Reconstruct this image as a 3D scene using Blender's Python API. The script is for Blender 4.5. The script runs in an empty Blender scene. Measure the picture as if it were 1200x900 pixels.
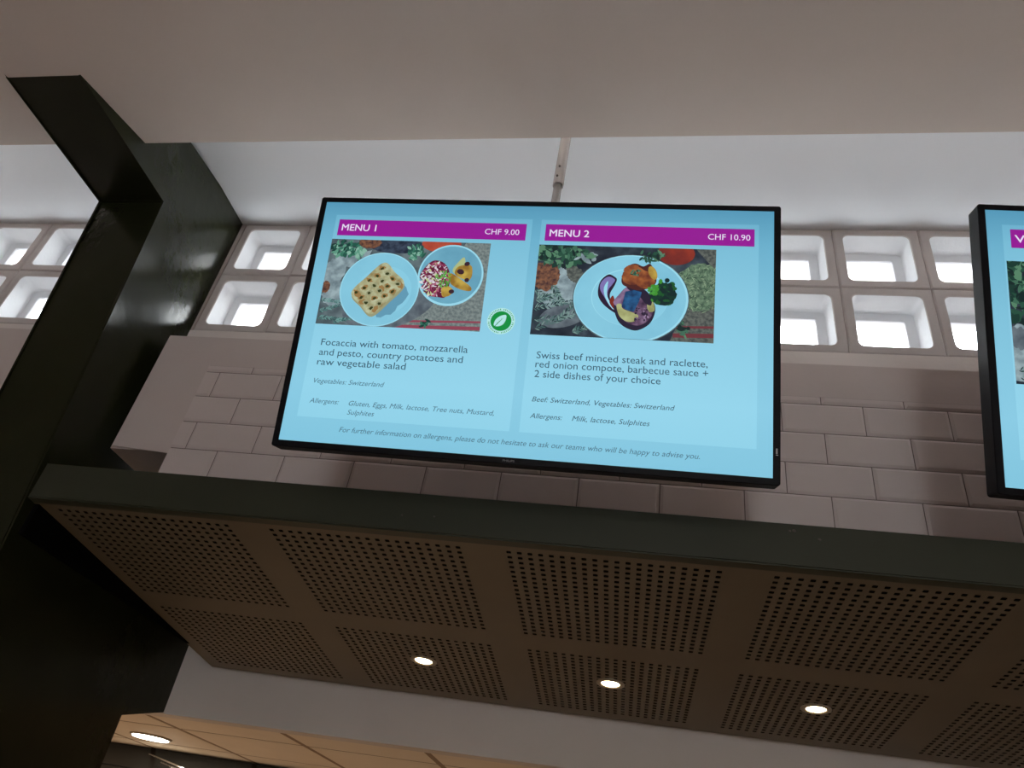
import bpy, bmesh, math, random
from mathutils import Vector, Matrix

# ------------------------------------------------------------------ camera, world, light
scene = bpy.context.scene
COL = scene.collection
PI = math.pi


def cam_axes(yaw, pitch, roll):
    cy, sy, cp, sp = math.cos(yaw), math.sin(yaw), math.cos(pitch), math.sin(pitch)
    fwd = Vector((sy * cp, cy * cp, sp))
    right = Vector((cy, -sy, 0))
    up = right.cross(fwd)
    c, s = math.cos(roll), math.sin(roll)
    return right * c + up * s, up * c - right * s, fwd


R_, U_, F_ = cam_axes(-0.2180, 0.6074, 0.1785)
cam_data = bpy.data.cameras.new('camera')
cam_data.sensor_width = 36.0
cam_data.lens = 863.9 / 1200 * 36.0
cam_data.clip_start = 0.02
cam = bpy.data.objects.new('camera', cam_data)
m = Matrix.Identity(4)
for r in range(3):
    m[r][0], m[r][1], m[r][2] = R_[r], U_[r], -F_[r]
cam.matrix_world = m
COL.objects.link(cam)
scene.camera = cam

vs = scene.view_settings
scene.display_settings.display_device = 'sRGB'
vs.view_transform = 'Standard'
vs.look = 'None'
vs.exposure = 0.0
vs.gamma = 1.0
vs.use_curve_mapping = False
scene.cycles.use_denoising = True
scene.cycles.max_bounces = 10
scene.cycles.diffuse_bounces = 6
scene.cycles.sample_clamp_indirect = 6.0

world = bpy.data.worlds.new('overcast_sky')
scene.world = world
world.use_nodes = True
bg = world.node_tree.nodes['Background']
bg.inputs['Color'].default_value = (0.93, 0.98, 1.0, 1)     # overcast daylight
bg.inputs['Strength'].default_value = 17.5

ROOM_FILL_W = 6.0       # added unseen warm fill lamps behind the camera
KITCHEN_LAMP_W = 44.0
SPOT_W = 0.35

# ------------------------------------------------------------------ materials


def lin(c):
    c = c / 255.0
    return c / 12.92 if c <= 0.04045 else ((c + 0.055) / 1.055) ** 2.4


def rgb(r, g, b):
    return (lin(r), lin(g), lin(b), 1.0)


def mat(name, color, rough=0.6, metal=0.0, spec=0.5, noise=None, bump=None, coat=0.0):
    """noise = (scale, amount) mottles the colour; bump = (scale, strength)"""
    M = bpy.data.materials.new(name)
    M.use_nodes = True
    nt = M.node_tree
    b = nt.nodes['Principled BSDF']
    b.inputs['Base Color'].default_value = color
    b.inputs['Roughness'].default_value = rough
    b.inputs['Metallic'].default_value = metal
    b.inputs['Specular IOR Level'].default_value = spec
    b.inputs['Coat Weight'].default_value = coat
    tc = nt.nodes.new('ShaderNodeTexCoord')
    if noise:
        n = nt.nodes.new('ShaderNodeTexNoise')
        n.inputs['Scale'].default_value = noise[0]
        n.inputs['Detail'].default_value = 5
        nt.links.new(tc.outputs['Object'], n.inputs['Vector'])
        cr = nt.nodes.new('ShaderNodeValToRGB')
        a = noise[1]
        cr.color_ramp.elements[0].position = 0.3
        cr.color_ramp.elements[1].position = 0.7
        cr.color_ramp.elements[0].color = tuple(x * (1 - a) for x in color[:3]) + (1,)
        cr.color_ramp.elements[1].color = tuple(min(1, x * (1 + a)) for x in color[:3]) + (1,)
        nt.links.new(n.outputs['Fac'], cr.inputs['Fac'])
        nt.links.new(cr.outputs['Color'], b.inputs['Base Color'])
    if bump:
        n2 = nt.nodes.new('ShaderNodeTexNoise')
        n2.inputs['Scale'].default_value = bump[0]
        n2.inputs['Detail'].default_value = 4
        nt.links.new(tc.outputs['Object'], n2.inputs['Vector'])
        bp = nt.nodes.new('ShaderNodeBump')
        bp.inputs['Strength'].default_value = bump[1]
        bp.inputs['Distance'].default_value = 0.01
        nt.links.new(n2.outputs['Fac'], bp.inputs['Height'])
        nt.links.new(bp.outputs['Normal'], b.inputs['Normal'])
    return M


def emit(name, color, strength=1.0, ramp=None, scale=60.0, detail=4.0, stretch=(1, 1, 1)):
    """what a lit screen or lamp shows; ramp = list of (pos, colour) over a noise"""
    M = bpy.data.materials.new(name)
    M.use_nodes = True
    nt = M.node_tree
    b = nt.nodes['Principled BSDF']
    b.inputs['Base Color'].default_value = tuple(0.004 + 0.04 * min(1, c) for c in color[:3]) + (1,)
    b.inputs['Roughness'].default_value = 0.45
    b.inputs['Specular IOR Level'].default_value = 0.15
    b.inputs['Emission Color'].default_value = color
    b.inputs['Emission Strength'].default_value = strength
    if ramp:
        tc = nt.nodes.new('ShaderNodeTexCoord')
        mp = nt.nodes.new('ShaderNodeMapping')
        mp.inputs['Scale'].default_value = stretch
        n = nt.nodes.new('ShaderNodeTexNoise')
        n.inputs['Scale'].default_value = scale
        n.inputs['Detail'].default_value = detail
        nt.links.new(tc.outputs['Object'], mp.inputs['Vector'])
        nt.links.new(mp.outputs['Vector'], n.inputs['Vector'])
        cr = nt.nodes.new('ShaderNodeValToRGB')
        els = cr.color_ramp.elements
        while len(els) < len(ramp):
            els.new(0.5)
        for e, (pos, c) in zip(els, ramp):
            e.position = pos
            e.color = c
        nt.links.new(n.outputs['Fac'], cr.inputs['Fac'])
        nt.links.new(cr.outputs['Color'], b.inputs['Emission Color'])
    return M


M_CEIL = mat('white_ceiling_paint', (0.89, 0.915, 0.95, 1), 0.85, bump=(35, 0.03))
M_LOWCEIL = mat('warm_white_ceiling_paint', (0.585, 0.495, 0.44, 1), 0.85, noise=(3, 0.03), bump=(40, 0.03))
M_PLASTER = mat('pinkish_beige_wall_paint', (0.585, 0.505, 0.485, 1), 0.7, noise=(4, 0.03), bump=(30, 0.06))
M_BLOCK_IN = mat('daylit_block_cavity', (0.86, 0.88, 0.91, 1), 0.75, noise=(9, 0.03), bump=(90, 0.15))  # paler than the block face: daylight inside the cavity put into the colour
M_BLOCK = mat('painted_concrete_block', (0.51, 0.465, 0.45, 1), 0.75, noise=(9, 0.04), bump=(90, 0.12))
M_SILL = mat('painted_sill', (0.72, 0.66, 0.63, 1), 0.75, noise=(5, 0.03), bump=(60, 0.08))
M_MORTAR = mat('painted_mortar', (0.40, 0.345, 0.32, 1), 0.9)
M_TILE = mat('glazed_beige_tile', (0.625, 0.545, 0.53, 1), 0.32, noise=(5, 0.03))
M_GROUT = mat('dark_tile_grout', (0.20, 0.165, 0.155, 1), 0.9)
M_GREEN = mat('dark_green_gloss_paint', (0.016, 0.018, 0.008, 1), 0.22, spec=0.2, noise=(6, 0.12), bump=(26, 0.10))
M_CANOPY = mat('dark_olive_paint', (0.115, 0.092, 0.058, 1), 0.55, noise=(5, 0.08), bump=(18, 0.05))
M_FASCIA = mat('dark_olive_fascia_paint', (0.019, 0.023, 0.011, 1), 0.5, noise=(5, 0.10), bump=(18, 0.05))
M_CAVITY = mat('black_void', (0.004, 0.004, 0.004, 1), 0.95, spec=0.0)
M_BULK = mat('greyish_white_wall_paint', (0.64, 0.58, 0.54, 1), 0.75, noise=(3, 0.03))
M_KCEIL = mat('cream_ceiling_panel', (0.78, 0.68, 0.55, 1), 0.7, noise=(7, 0.03))
M_KGRID = mat('brown_panel_joint', (0.28, 0.19, 0.12, 1), 0.8)
M_STEEL = mat('brushed_stainless_steel', (0.10, 0.115, 0.135, 1), 0.25, metal=1.0)
M_STREAK = mat('streak_steel', (0.75, 0.80, 0.85, 1), 0.2, metal=1.0)
M_FILTER = mat('brown_hood_underside', (0.20, 0.13, 0.085, 1), 0.5)
M_BEZEL = mat('black_plastic_bezel', (0.006, 0.006, 0.009, 1), 0.5, spec=0.12)
M_BACK = mat('black_plastic_back', (0.012, 0.012, 0.014, 1), 0.5)
M_POLE = mat('white_painted_steel', (0.55, 0.52, 0.51, 1), 0.2)
M_SCREW = mat('dark_screw', (0.10, 0.085, 0.08, 1), 0.4, metal=0.6)
M_CHROME = mat('white_trim_ring', (0.30, 0.26, 0.20, 1), 0.4)
M_FLOOR = mat('warm_wood_floor', (0.42, 0.36, 0.31, 1), 0.5, noise=(4, 0.15))
M_OUT = mat('pale_concrete', (0.84, 0.83, 0.80, 1), 0.9, noise=(16, 0.18))
M_ADDED_ROOF = mat('added_pale_roof', (0.80, 0.80, 0.80, 1), 0.95, noise=(40, 0.2))
M_LAMP = emit('warm_led', (1.0, 0.80, 0.50, 1), 14.0)
M_KLAMP = emit('white_lamp_glass', (1.0, 0.92, 0.75, 1), 12.0)
M_LOGO = mat('silver_logo_print', (0.55, 0.56, 0.58, 1), 0.4)

# ------------------------------------------------------------------ mesh helpers


def B(x, y, z):
    """the block wall, the ceilings and the frame run a hair off level"""
    return (x, y, z + 0.0091 * x)


def link(name, me, mats, parent=None):
    ob = bpy.data.objects.new(name, me)
    for mm in (mats if isinstance(mats, (list, tuple)) else [mats]):
        me.materials.append(mm)
    COL.objects.link(ob)
    if parent:
        ob.parent = parent
    return ob


def bm_obj(name, bm, mats, parent=None, smooth=False, fix=True):
    if fix:
        bmesh.ops.recalc_face_normals(bm, faces=bm.faces)
    me = bpy.data.meshes.new(name)
    bm.to_mesh(me)
    bm.free()
    if smooth:
        for p in me.polygons:
            p.use_smooth = True
    return link(name, me, mats, parent)


def tag(ob, label, cat, group=None, kind=None):
    ob['label'] = label
    ob['category'] = cat
    if group:
        ob['group'] = group
    if kind:
        ob['kind'] = kind
    return ob


def empty(name, loc=(0, 0, 0)):
    e = bpy.data.objects.new(name, None)
    e.location = loc
    e.empty_display_size = 0.1
    COL.objects.link(e)
    return e


def box(bm, x0, x1, y0, y1, z0, z1, f=None, mi=0):
    f = f or (lambda x, y, z: (x, y, z))
    v = [bm.verts.new(f(x, y, z)) for x in (x0, x1) for y in (y0, y1) for z in (z0, z1)]
    out = []
    for q in ((0, 1, 3, 2), (4, 6, 7, 5), (0, 4, 5, 1), (2, 3, 7, 6), (0, 2, 6, 4), (1, 5, 7, 3)):
        fc = bm.faces.new([v[i] for i in q])
        fc.material_index = mi
        out.append(fc)
    return out


def prism(bm, prof, x0, x1, f=None, mi=0):
    """closed (y, z) profile swept along x"""
    f = f or (lambda x, y, z: (x, y, z))
    a = [bm.verts.new(f(x0, y, z)) for y, z in prof]
    b = [bm.verts.new(f(x1, y, z)) for y, z in prof]
    n = len(prof)
    fs = [bm.faces.new(a), bm.faces.new(list(reversed(b)))]
    for i in range(n):
        fs.append(bm.faces.new((a[i], b[i], b[(i + 1) % n], a[(i + 1) % n])))
    for q in fs:
        q.material_index = mi
    return fs


def tube(bm, p0, p1, r0, r1=None, n=24, caps=True, mi=0):
    r1 = r0 if r1 is None else r1
    p0, p1 = Vector(p0), Vector(p1)
    d = (p1 - p0).normalized()
    u = d.orthogonal().normalized()
    w = d.cross(u)
    a = [bm.verts.new(p0 + (u * math.cos(2 * PI * i / n) + w * math.sin(2 * PI * i / n)) * r0) for i in range(n)]
    b = [bm.verts.new(p1 + (u * math.cos(2 * PI * i / n) + w * math.sin(2 * PI * i / n)) * r1) for i in range(n)]
    for i in range(n):
        f = bm.faces.new((a[i], a[(i + 1) % n], b[(i + 1) % n], b[i]))
        f.material_index = mi
        f.smooth = True
    if caps:
        bm.faces.new(list(reversed(a))).material_index = mi
        bm.faces.new(b).material_index = mi


# ------------------------------------------------------------------ the building
D = 1.6496            # face of the tiled wall
DB = D + 0.12         # face of the hollow blocks
PB = 0.2616           # block size
BX = -1.2534          # a vertical joint of the blocks
ZC = 1.9504           # upper ceiling at the blocks
ZL = 1.2923           # top of the plastered wall
XL, XT = -1.484, -1.2951
ROW_H, Z0, X0 = 0.0884, 1.1593, -1.2509
ZB = Z0 - 3 * ROW_H - 0.012   # underside of the plaster box
X_MIN, X_MAX = -4.6, 4.2
FLOOR = -1.6

bm = bmesh.new()
box(bm, X_MIN, X_MAX, -5.2, 6.2, FLOOR - 0.1, FLOOR)
tag(bm_obj('floor', bm, M_FLOOR), 'warm brown floor of the hall below the picture', 'floor', kind='structure')

# wall carrying the tiles: plaster box with a recess under its left end
bm = bmesh.new()
xz = [(XL, ZB), (XT, ZB), (XT, 0.632), (X_MAX, 0.632), (X_MAX, ZL), (XL, ZL)]
fr = [bm.verts.new((x, D, z)) for x, z in xz]
bk = [bm.verts.new((x, D + 0.46, z)) for x, z in xz]
bm.faces.new(fr)
bm.faces.new(list(reversed(bk)))
for i in range(6):
    j = (i + 1) % 6
    bm.faces.new((fr[i], bk[i], bk[j], fr[j]))
bmesh.ops.bevel(bm, geom=[e for e in bm.edges if e.is_manifold and all(abs(v.co.y - D) < 1e-5 for v in e.verts)
                          and all(v.co.x < XT + .01 for v in e.verts) and any(v.co.x < XT - .01 for v in e.verts)],
                offset=0.006, segments=3, affect='EDGES')
wall_front = tag(bm_obj('wall_front', bm, M_PLASTER), 'pinkish beige plastered wall strip behind the screens', 'wall',
                 kind='structure')

# metro tiles, each with its bevelled rim, on a darker grout bed
bm = bmesh.new()
ZT = Z0 + 0.024
yg = D - 0.0005
for (xa, xb, za, zb) in ((XT, X_MAX - 0.01, 0.636, ZT),):
    f = bm.faces.new([bm.verts.new(p) for p in ((xa, yg, za), (xb, yg, za), (xb, yg, zb), (xa, yg, zb))])
    f.material_index = 1
gap = 0.0013
for row in range(-1, 7):
    zt = min(Z0 - ROW_H * row, ZT) if row >= 0 else ZT
    zb_ = Z0 - ROW_H * (row + 1) if row >= 0 else Z0
    zb_ = max(zb_, 0.636)
    off = 0.5 if row % 2 else 0.0
    k = -2
    while True:
        xa = X0 + 0.2 * (k + off)
        xb = xa + 0.2
        k += 1
        if xa > X_MAX - 0.02:
            break
        left_cut = xa < XT
        xa2, xb2 = max(xa, XT), min(xb, X_MAX - 0.01)
        if xb2 - xa2 < 0.02:
            continue
        xo = [xa2 + (0 if left_cut else gap), xb2 - gap]
        zo = [zb_ + gap, zt - gap]
        bz = 0.007
        y0, y1 = D - 0.0006, D - 0.0030
        o = [bm.verts.new((x, D, z)) for x, z in ((xo[0], zo[0]), (xo[1], zo[0]), (xo[1], zo[1]), (xo[0], zo[1]))]
        b0 = [bm.verts.new((x, D - 0.0014, z)) for x, z in ((xo[0], zo[0]), (xo[1], zo[0]), (xo[1], zo[1]), (xo[0], zo[1]))]
        lx = xo[0] + (0.0005 if left_cut else bz)
        zz1 = zo[1] - (bz if row >= 0 else 0.002)
        b1 = [bm.verts.new((x, D - 0.0046, z)) for x, z in
              ((lx, zo[0] + bz), (xo[1] - bz, zo[0] + bz), (xo[1] - bz, zz1), (lx, zz1))]
        for i in range(4):
            j = (i + 1) % 4
            bm.faces.new((o[i], o[j], b0[j], b0[i]))
            bm.faces.new((b0[i], b0[j], b1[j], b1[i]))
        bm.faces.new(b1)
bm_obj('tiling', bm, [M_TILE, M_GROUT], wall_front)

# plaster wall left of the frame
bm = bmesh.new()
box(bm, X_MIN, -1.79, D, D + 0.3, FLOOR, ZL)
tag(bm_obj('wall_left_front', bm, M_PLASTER), 'pinkish beige plaster wall left of the dark column', 'wall', kind='structure')

# strip of wall under the blocks
bm = bmesh.new()
box(bm, -1.56, X_MAX, DB, DB + 0.16, ZL - 0.2, ZC - 2 * PB, B)
tag(bm_obj('trim_1', bm, M_SILL), 'pale painted sill strip under the block windows right of the column', 'wall sill', kind='structure')
bm = bmesh.new()
box(bm, X_MIN, -1.79, DB, DB + 0.16, ZL - 0.2, ZC - 2 * PB, B)
tag(bm_obj('trim_2', bm, M_SILL), 'pale painted sill strip under the block windows left of the column', 'wall sill', kind='structure')

# ---- hollow concrete blocks
NR = 40


def rring(half, rad, y, cx, cz):
    """rounded-square ring of NR points in the block plane"""
    pts = []
    per = NR // 4
    for q in range(4):
        ccx = (half - rad) * (1 if q in (0, 3) else -1)
        ccz = (half - rad) * (1 if q in (0, 1) else -1)
        for i in range(per):
            a = q * PI / 2 + (PI / 2) * i / (per - 1)
            pts.append((cx + ccx + rad * math.cos(a), y, cz + ccz + rad * math.sin(a)))
    return pts


def block_mesh():
    h = PB / 2
    bm = bmesh.new()
    rings = [rring(h - 0.0006, 0.0004, 0.007, 0, 0), rring(h - 0.0016, 0.0006, 0.0035, 0, 0), rring(h - 0.0055, 0.002, 0.0, 0, 0),
             rring(0.1035, 0.022, 0.0, 0, 0.001), rring(0.1005, 0.020, 0.004, 0, 0.001), rring(0.0995, 0.019, 0.085, 0, 0.001),
             rring(0.0715, 0.007, 0.087, 0, 0.001), rring(0.0705, 0.006, 0.125, 0, 0.001), rring(h - 0.001, 0.0004, 0.125, 0, 0)]
    vr = [[bm.verts.new(p) for p in r] for r in rings]
    n = len(vr)
    for i in range(n):
        a, b = vr[i], vr[(i + 1) % n]
        for k in range(NR):
            f = bm.faces.new((a[k], a[(k + 1) % NR], b[(k + 1) % NR], b[k]))
            f.smooth = i in (3, 4, 6)
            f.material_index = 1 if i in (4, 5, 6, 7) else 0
    bmesh.ops.recalc_face_normals(bm, faces=bm.faces)
    me = bpy.data.meshes.new('hollow_block')
    bm.to_mesh(me)
    bm.free()
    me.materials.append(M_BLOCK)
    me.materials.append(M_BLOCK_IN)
    return me


blk_me = block_mesh()
wn = [0]


def put_block(cx, row, label):
    wn[0] += 1
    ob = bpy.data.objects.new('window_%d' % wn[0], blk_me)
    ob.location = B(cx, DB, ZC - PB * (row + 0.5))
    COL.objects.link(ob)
    tag(ob, label, 'block window', 'hollow concrete block windows under the ceiling', 'structure')


ORD = ['first', 'second', 'third', 'fourth', 'fifth', 'sixth', 'seventh', 'eighth', 'ninth', 'tenth', 'eleventh',
       'twelfth', 'thirteenth', 'fourteenth', 'fifteenth', 'sixteenth', 'seventeenth', 'eighteenth', 'nineteenth', 'twentieth', 'last']
for row, rn in ((0, 'upper'), (1, 'lower')):
    for i in range(-1, 20):
        cx = BX + PB * (i + 0.5)
        if cx + PB / 2 > X_MAX:
            continue
        put_block(cx, row, '%s hollow block window right of the dark column, %s row' % (ORD[i + 1], rn))
    for i in range(0, 10):
        cx = -2.3505 + PB * (1.5 - i)
        if cx - PB / 2 < X_MIN:
            continue
        put_block(cx, row, '%s hollow block window left of the dark column, %s row' % (ORD[i], rn))
bm = bmesh.new()
for row in (0, 1):                                            # mortar between the blocks
    z = ZC - PB * row
    for xa, xb in ((-1.53, X_MAX), (X_MIN, -1.76)):
        box(bm, xa, xb, DB + 0.0055, DB + 0.12, z - 0.0025, z + 0.0025, B)
for xs in ([BX + PB * i for i in range(-1, 21)], [-2.3505 + PB * (2 - i) for i in range(0, 10)]):
    for x in xs:
        if X_MIN < x < X_MAX:
            box(bm, x - 0.0025, x + 0.0025, DB + 0.0055, DB + 0.12, ZC - 2 * PB, ZC, B)
box(bm, -1.54, BX - PB - 0.001, DB + 0.001, DB + 0.12, ZC - 2 * PB, ZC, B)
box(bm, -1.8265, -1.75, DB + 0.001, DB + 0.12, ZC - 2 * PB, ZC, B)
tag(bm_obj('trim_3', bm, M_MORTAR), 'mortar joints between the hollow block windows', 'mortar', kind='structure')

# ---- ceilings
SC = 0.0429
bm = bmesh.new()
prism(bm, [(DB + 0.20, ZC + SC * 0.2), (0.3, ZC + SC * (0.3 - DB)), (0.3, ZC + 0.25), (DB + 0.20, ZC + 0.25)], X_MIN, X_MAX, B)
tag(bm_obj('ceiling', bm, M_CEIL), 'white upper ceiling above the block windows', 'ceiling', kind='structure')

EY, EZ = 1.2376, 1.7186
bm = bmesh.new()
SL = 0.288
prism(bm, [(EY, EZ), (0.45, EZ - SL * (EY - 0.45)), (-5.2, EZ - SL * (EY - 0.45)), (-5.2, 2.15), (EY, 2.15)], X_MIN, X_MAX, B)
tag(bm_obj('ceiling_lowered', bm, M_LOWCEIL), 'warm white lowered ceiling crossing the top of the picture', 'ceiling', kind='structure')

# eave outside the blocks, and an added unseen roof below closing light gaps
bm = bmesh.new()
box(bm, X_MIN, X_MAX, DB + 0.20, 2.30, 1.985, 2.2, B)
tag(bm_obj('eave', bm, M_OUT), 'pale mottled concrete eave seen through the block windows', 'eave', kind='structure')
bm = bmesh.new()
box(bm, X_MIN, X_MAX, D + 0.46, 6.2, 0.98, 1.08)
box(bm, X_MIN, -1.8, D + 0.3, D + 0.46, 0.98, 1.08)
tag(bm_obj('roof', bm, M_ADDED_ROOF), 'added unseen pale roof below the block windows, closing light gaps', 'roof', kind='structure')

# ---- dark green frame: column and beam in one piece
CX0, CX1, CY, ZK = -1.7597, -1.5276, 1.4114, 1.6581
CB, CL, SF = -0.1021, -0.0150, 0.0399
WY, ZW, WL, ZN = 2.459, 0.3595, 2.2457, 0.3058
front_y = lambda z: CY + CB * (z - ZK)
prof = [(front_y(FLOOR), FLOOR), (CY, ZK), (0.45, ZK + SF * (0.45 - CY)), (0.45, 1.90), (1.30, 1.90), (DB + 0.01, ZC + 0.02),
        (DB + 0.11, ZC + 0.02), (DB + 0.11, 0.97), (WY, 0.97), (WY, ZW), (WL, ZN), (WL, FLOOR)]
bm = bmesh.new()
fs = prism(bm, prof, 0, 1, lambda s, y, z: B((CX0 if s < .5 else CX1) + CL * (z - ZK), y, z))
edges = [e for e in bm.edges if all(v.co.y < front_y(v.co.z) + 0.06 for v in e.verts)]
bmesh.ops.bevel(bm, geom=edges, offset=0.006, segments=2, affect='EDGES')
tag(bm_obj('portal_column', bm, M_GREEN), 'dark green glossy column bending into a ceiling beam at the left', 'column')

# ---- white bulkhead beyond the canopy and the kitchen ceiling
bm = bmesh.new()
box(bm, -1.80, X_MAX, WY, WY + 0.10, ZW, 0.985, B)
tag(bm_obj('wall_bulkhead', bm, M_BULK), 'greyish white bulkhead wall below the perforated canopy', 'wall', kind='structure')
bm = bmesh.new()
box(bm, -1.79, X_MAX, WY - 0.001, WY + 0.004, ZW - 0.004, ZW + 0.002, B)
tag(bm_obj('trim_4', bm, M_BULK), 'thin pale edge strip along the bottom of the white bulkhead', 'trim', kind='structure')

bm = bmesh.new()
KZ = ZW + 0.001
box(bm, X_MIN, X_MAX, WY + 0.002, 6.2, KZ + 0.0007, KZ + 0.05, B)
kx = [-1.629 + 0.5005 * i for i in range(-6, 12)]
ky = [2.79 + 0.5 * i for i in range(-1, 7)]
w = 0.012
xs_ = [X_MIN] + [x for x in kx if X_MIN < x < X_MAX] + [X_MAX]
ys_ = [WY + 0.002] + [y for y in ky if WY + .02 < y < 6.2] + [6.2]
for i in range(len(xs_) - 1):
    for j in range(len(ys_) - 1):
        box(bm, xs_[i] + w, xs_[i + 1] - w, ys_[j] + w * .7, ys_[j + 1] - w * .7, KZ, KZ + 0.006, B, 1)
tag(bm_obj('ceiling_kitchen', bm, [M_KGRID, M_KCEIL]), 'cream panelled kitchen ceiling at the lower left beyond the bulkhead',
    'ceiling', kind='structure')

# outer walls
bm = bmesh.new()
box(bm, X_MIN - 0.1, X_MIN, -5.3, 6.3, FLOOR, 2.2)
tag(bm_obj('wall_left', bm, M_PLASTER), 'plain beige side wall far to the left', 'wall', kind='structure')
bm = bmesh.new()
box(bm, X_MAX, X_MAX + 0.1, -5.3, 6.3, FLOOR, 2.2)
tag(bm_obj('wall_right', bm, M_PLASTER), 'plain beige side wall far to the right', 'wall', kind='structure')
bm = bmesh.new()
box(bm, X_MIN, X_MAX, 6.2, 6.3, FLOOR, 1.08)
tag(bm_obj('wall_kitchen', bm, M_BULK), 'pale rear wall of the kitchen', 'wall', kind='structure')
bm = bmesh.new()
box(bm, X_MIN, X_MAX, -5.3, -5.2, FLOOR, -0.9)
box(bm, X_MIN, X_MAX, -5.3, -5.2, 1.35, 2.2)
box(bm, X_MIN, -0.4, -5.3, -5.2, -0.9, 1.35)
box(bm, 0.6, X_MAX, -5.3, -5.2, -0.9, 1.35)
box(bm, -0.4, 0.6, -5.3, -5.2, 0.5, 1.35)
box(bm, -0.4, 0.6, -5.3, -5.2, -0.9, -0.6)
tag(bm_obj('wall_back', bm, M_PLASTER), 'beige rear wall with one window opening behind the viewer', 'wall', kind='structure')

# ------------------------------------------------------------------ canopy with perforated soffit
YF, YBK, ZU, SU, HF, XA = 1.3831, 2.4293, 0.5953, -0.0915, 0.0894, -1.3823
CXR = 3.6
PP, PW, PX = 0.5327, 0.4240, -1.3261
U0, U1, V0, V1 = 1.4325, 1.8457, 1.9549, 2.3689
NCOL = 20


def zu(y):
    return ZU + SU * (y - YF)


can = empty('canopy', (XA, YF, ZU))
tag(can, 'dark olive perforated canopy with three small spotlights under the screens', 'canopy')


def child(ob, root):
    ob.parent = root
    ob.matrix_parent_inverse = Matrix.Translation(-root.location)
    return ob


T = 0.018
bm = bmesh.new()
prism(bm, [(YF, ZU), (YF, ZU + HF), (YF + 0.025, ZU + HF), (YF + 0.025, zu(YF + 0.025))], XA, CXR)
bmesh.ops.bevel(bm, geom=[e for e in bm.edges if all(v.co.y < YF + 1e-4 for v in e.verts)], offset=0.003, segments=2, affect='EDGES')
child(bm_obj('fascia', bm, M_FASCIA), can)

n_pan = 9
bm = bmesh.new()                                          # plain board between and around the panels
hp = PW / (NCOL - 1) / 2                                   # half a hole pitch: edge of a panel
vy = (U1 - U0) / (NCOL - 1) / 2
vyv = (V1 - V0) / (NCOL - 1) / 2
ybands = [(YF + 0.025, U0 - vy), (U1 + vy, V0 - vyv), (V1 + vyv, YBK)]


def slab(bm, xa, xb, ya, yb):
    prism(bm, [(ya, zu(ya)), (yb, zu(yb)), (yb, zu(yb) + T), (ya, zu(ya) + T)], xa, xb)


for ya, yb in ybands:
    slab(bm, XA, CXR, ya, yb)
px_edges = [(PX + PP * k - hp, PX + PP * k + PW + hp) for k in range(n_pan)]
for ya, yb in ((U0 - vy, U1 + vy), (V0 - vyv, V1 + vyv)):
    x = XA
    for xa, xb in px_edges:
        if xa > x + 0.001:
            slab(bm, x, xa, ya, yb)
        x = xb
    if x < CXR:
        slab(bm, x, CXR, ya, yb)
child(bm_obj('soffit_board', bm, M_CANOPY), can)

bm = bmesh.new()
prism(bm, [(YF + 0.025, zu(YF + 0.025) + 0.045), (YBK, zu(YBK) + 0.045), (YBK, zu(YBK) + 0.06), (YF + 0.025, ZU + HF)], XA, CXR)
box(bm, XA, XA + 0.012, YF + 0.03, YBK, zu(YBK) + T, ZU + 0.03)
child(bm_obj('top_board', bm, M_CAVITY), can)


def panel_mesh(ya, yb, hx, hy):
    """perforated board: NCOL x NCOL holes; local x from the first hole, y absolute"""
    bm = bmesh.new()
    dx = PW / (NCOL - 1)
    dy = (yb - ya) / (NCOL - 1)
    nx = NCOL + 1
    grid = [[bm.verts.new((-dx / 2 + dx * i, ya - dy / 2 + dy * j, zu(ya - dy / 2 + dy * j))) for j in range(nx)] for i in range(nx)]
    K = 8
    for i in range(NCOL):
        for j in range(NCOL):
            cx, cy = dx * i, ya + dy * j
            corner = [grid[i + 1][j + 1], grid[i][j + 1], grid[i][j], grid[i + 1][j]]
            lo, hi = [], []
            for k in range(K):
                a = PI / 4 + 2 * PI * k / K
                sq = max(abs(math.cos(a)), abs(math.sin(a))) / (0.93 if k % 2 == 0 else 1.0)
                x, y = cx + hx * math.cos(a) / sq, cy + hy * math.sin(a) / sq
                lo.append(bm.verts.new((x, y, zu(y))))
                hi.append(bm.verts.new((x, y, zu(y) + T)))
            for q in range(4):
                c0, c1 = corner[q], corner[(q + 1) % 4]
                k0 = q * 2
                bm.faces.new((c0, c1, lo[(k0 + 2) % K], lo[k0 + 1], lo[k0]))
            for k in range(K):
                f = bm.faces.new((lo[k], lo[(k + 1) % K], hi[(k + 1) % K], hi[k]))
                f.material_index = 1
    me = bpy.data.meshes.new('perforated_panel')
    bmesh.ops.recalc_face_normals(bm, faces=bm.faces)
    bm.to_mesh(me)
    bm.free()
    me.materials.append(M_CANOPY)
    me.materials.append(M_CAVITY)
    return me


pm = (panel_mesh(U0, U1, 0.0052, 0.0052), panel_mesh(V0, V1, 0.0052, 0.0052))
for k in range(n_pan):
    for me in pm:
        ob = bpy.data.objects.new('perforated_panel', me)
        COL.objects.link(ob)
        ob.parent = can
        ob.location = (PX + PP * k - XA, -YF, -ZU)

# small fixings and scuffs on the fascia at the right
for (x, z, r) in ((0.346, 0.655, 0.0035), (0.30, 0.669, 0.0045), (0.292, 0.668, 0.003), (-0.49, 0.63, 0.0025), (-0.42, 0.633, 0.0025)):
    bm = bmesh.new()
    tube(bm, (x, YF + 0.002, z), (x, YF - 0.0015, z), r, r * 0.7, 10)
    child(bm_obj('screw', bm, M_SCREW), can)


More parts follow.
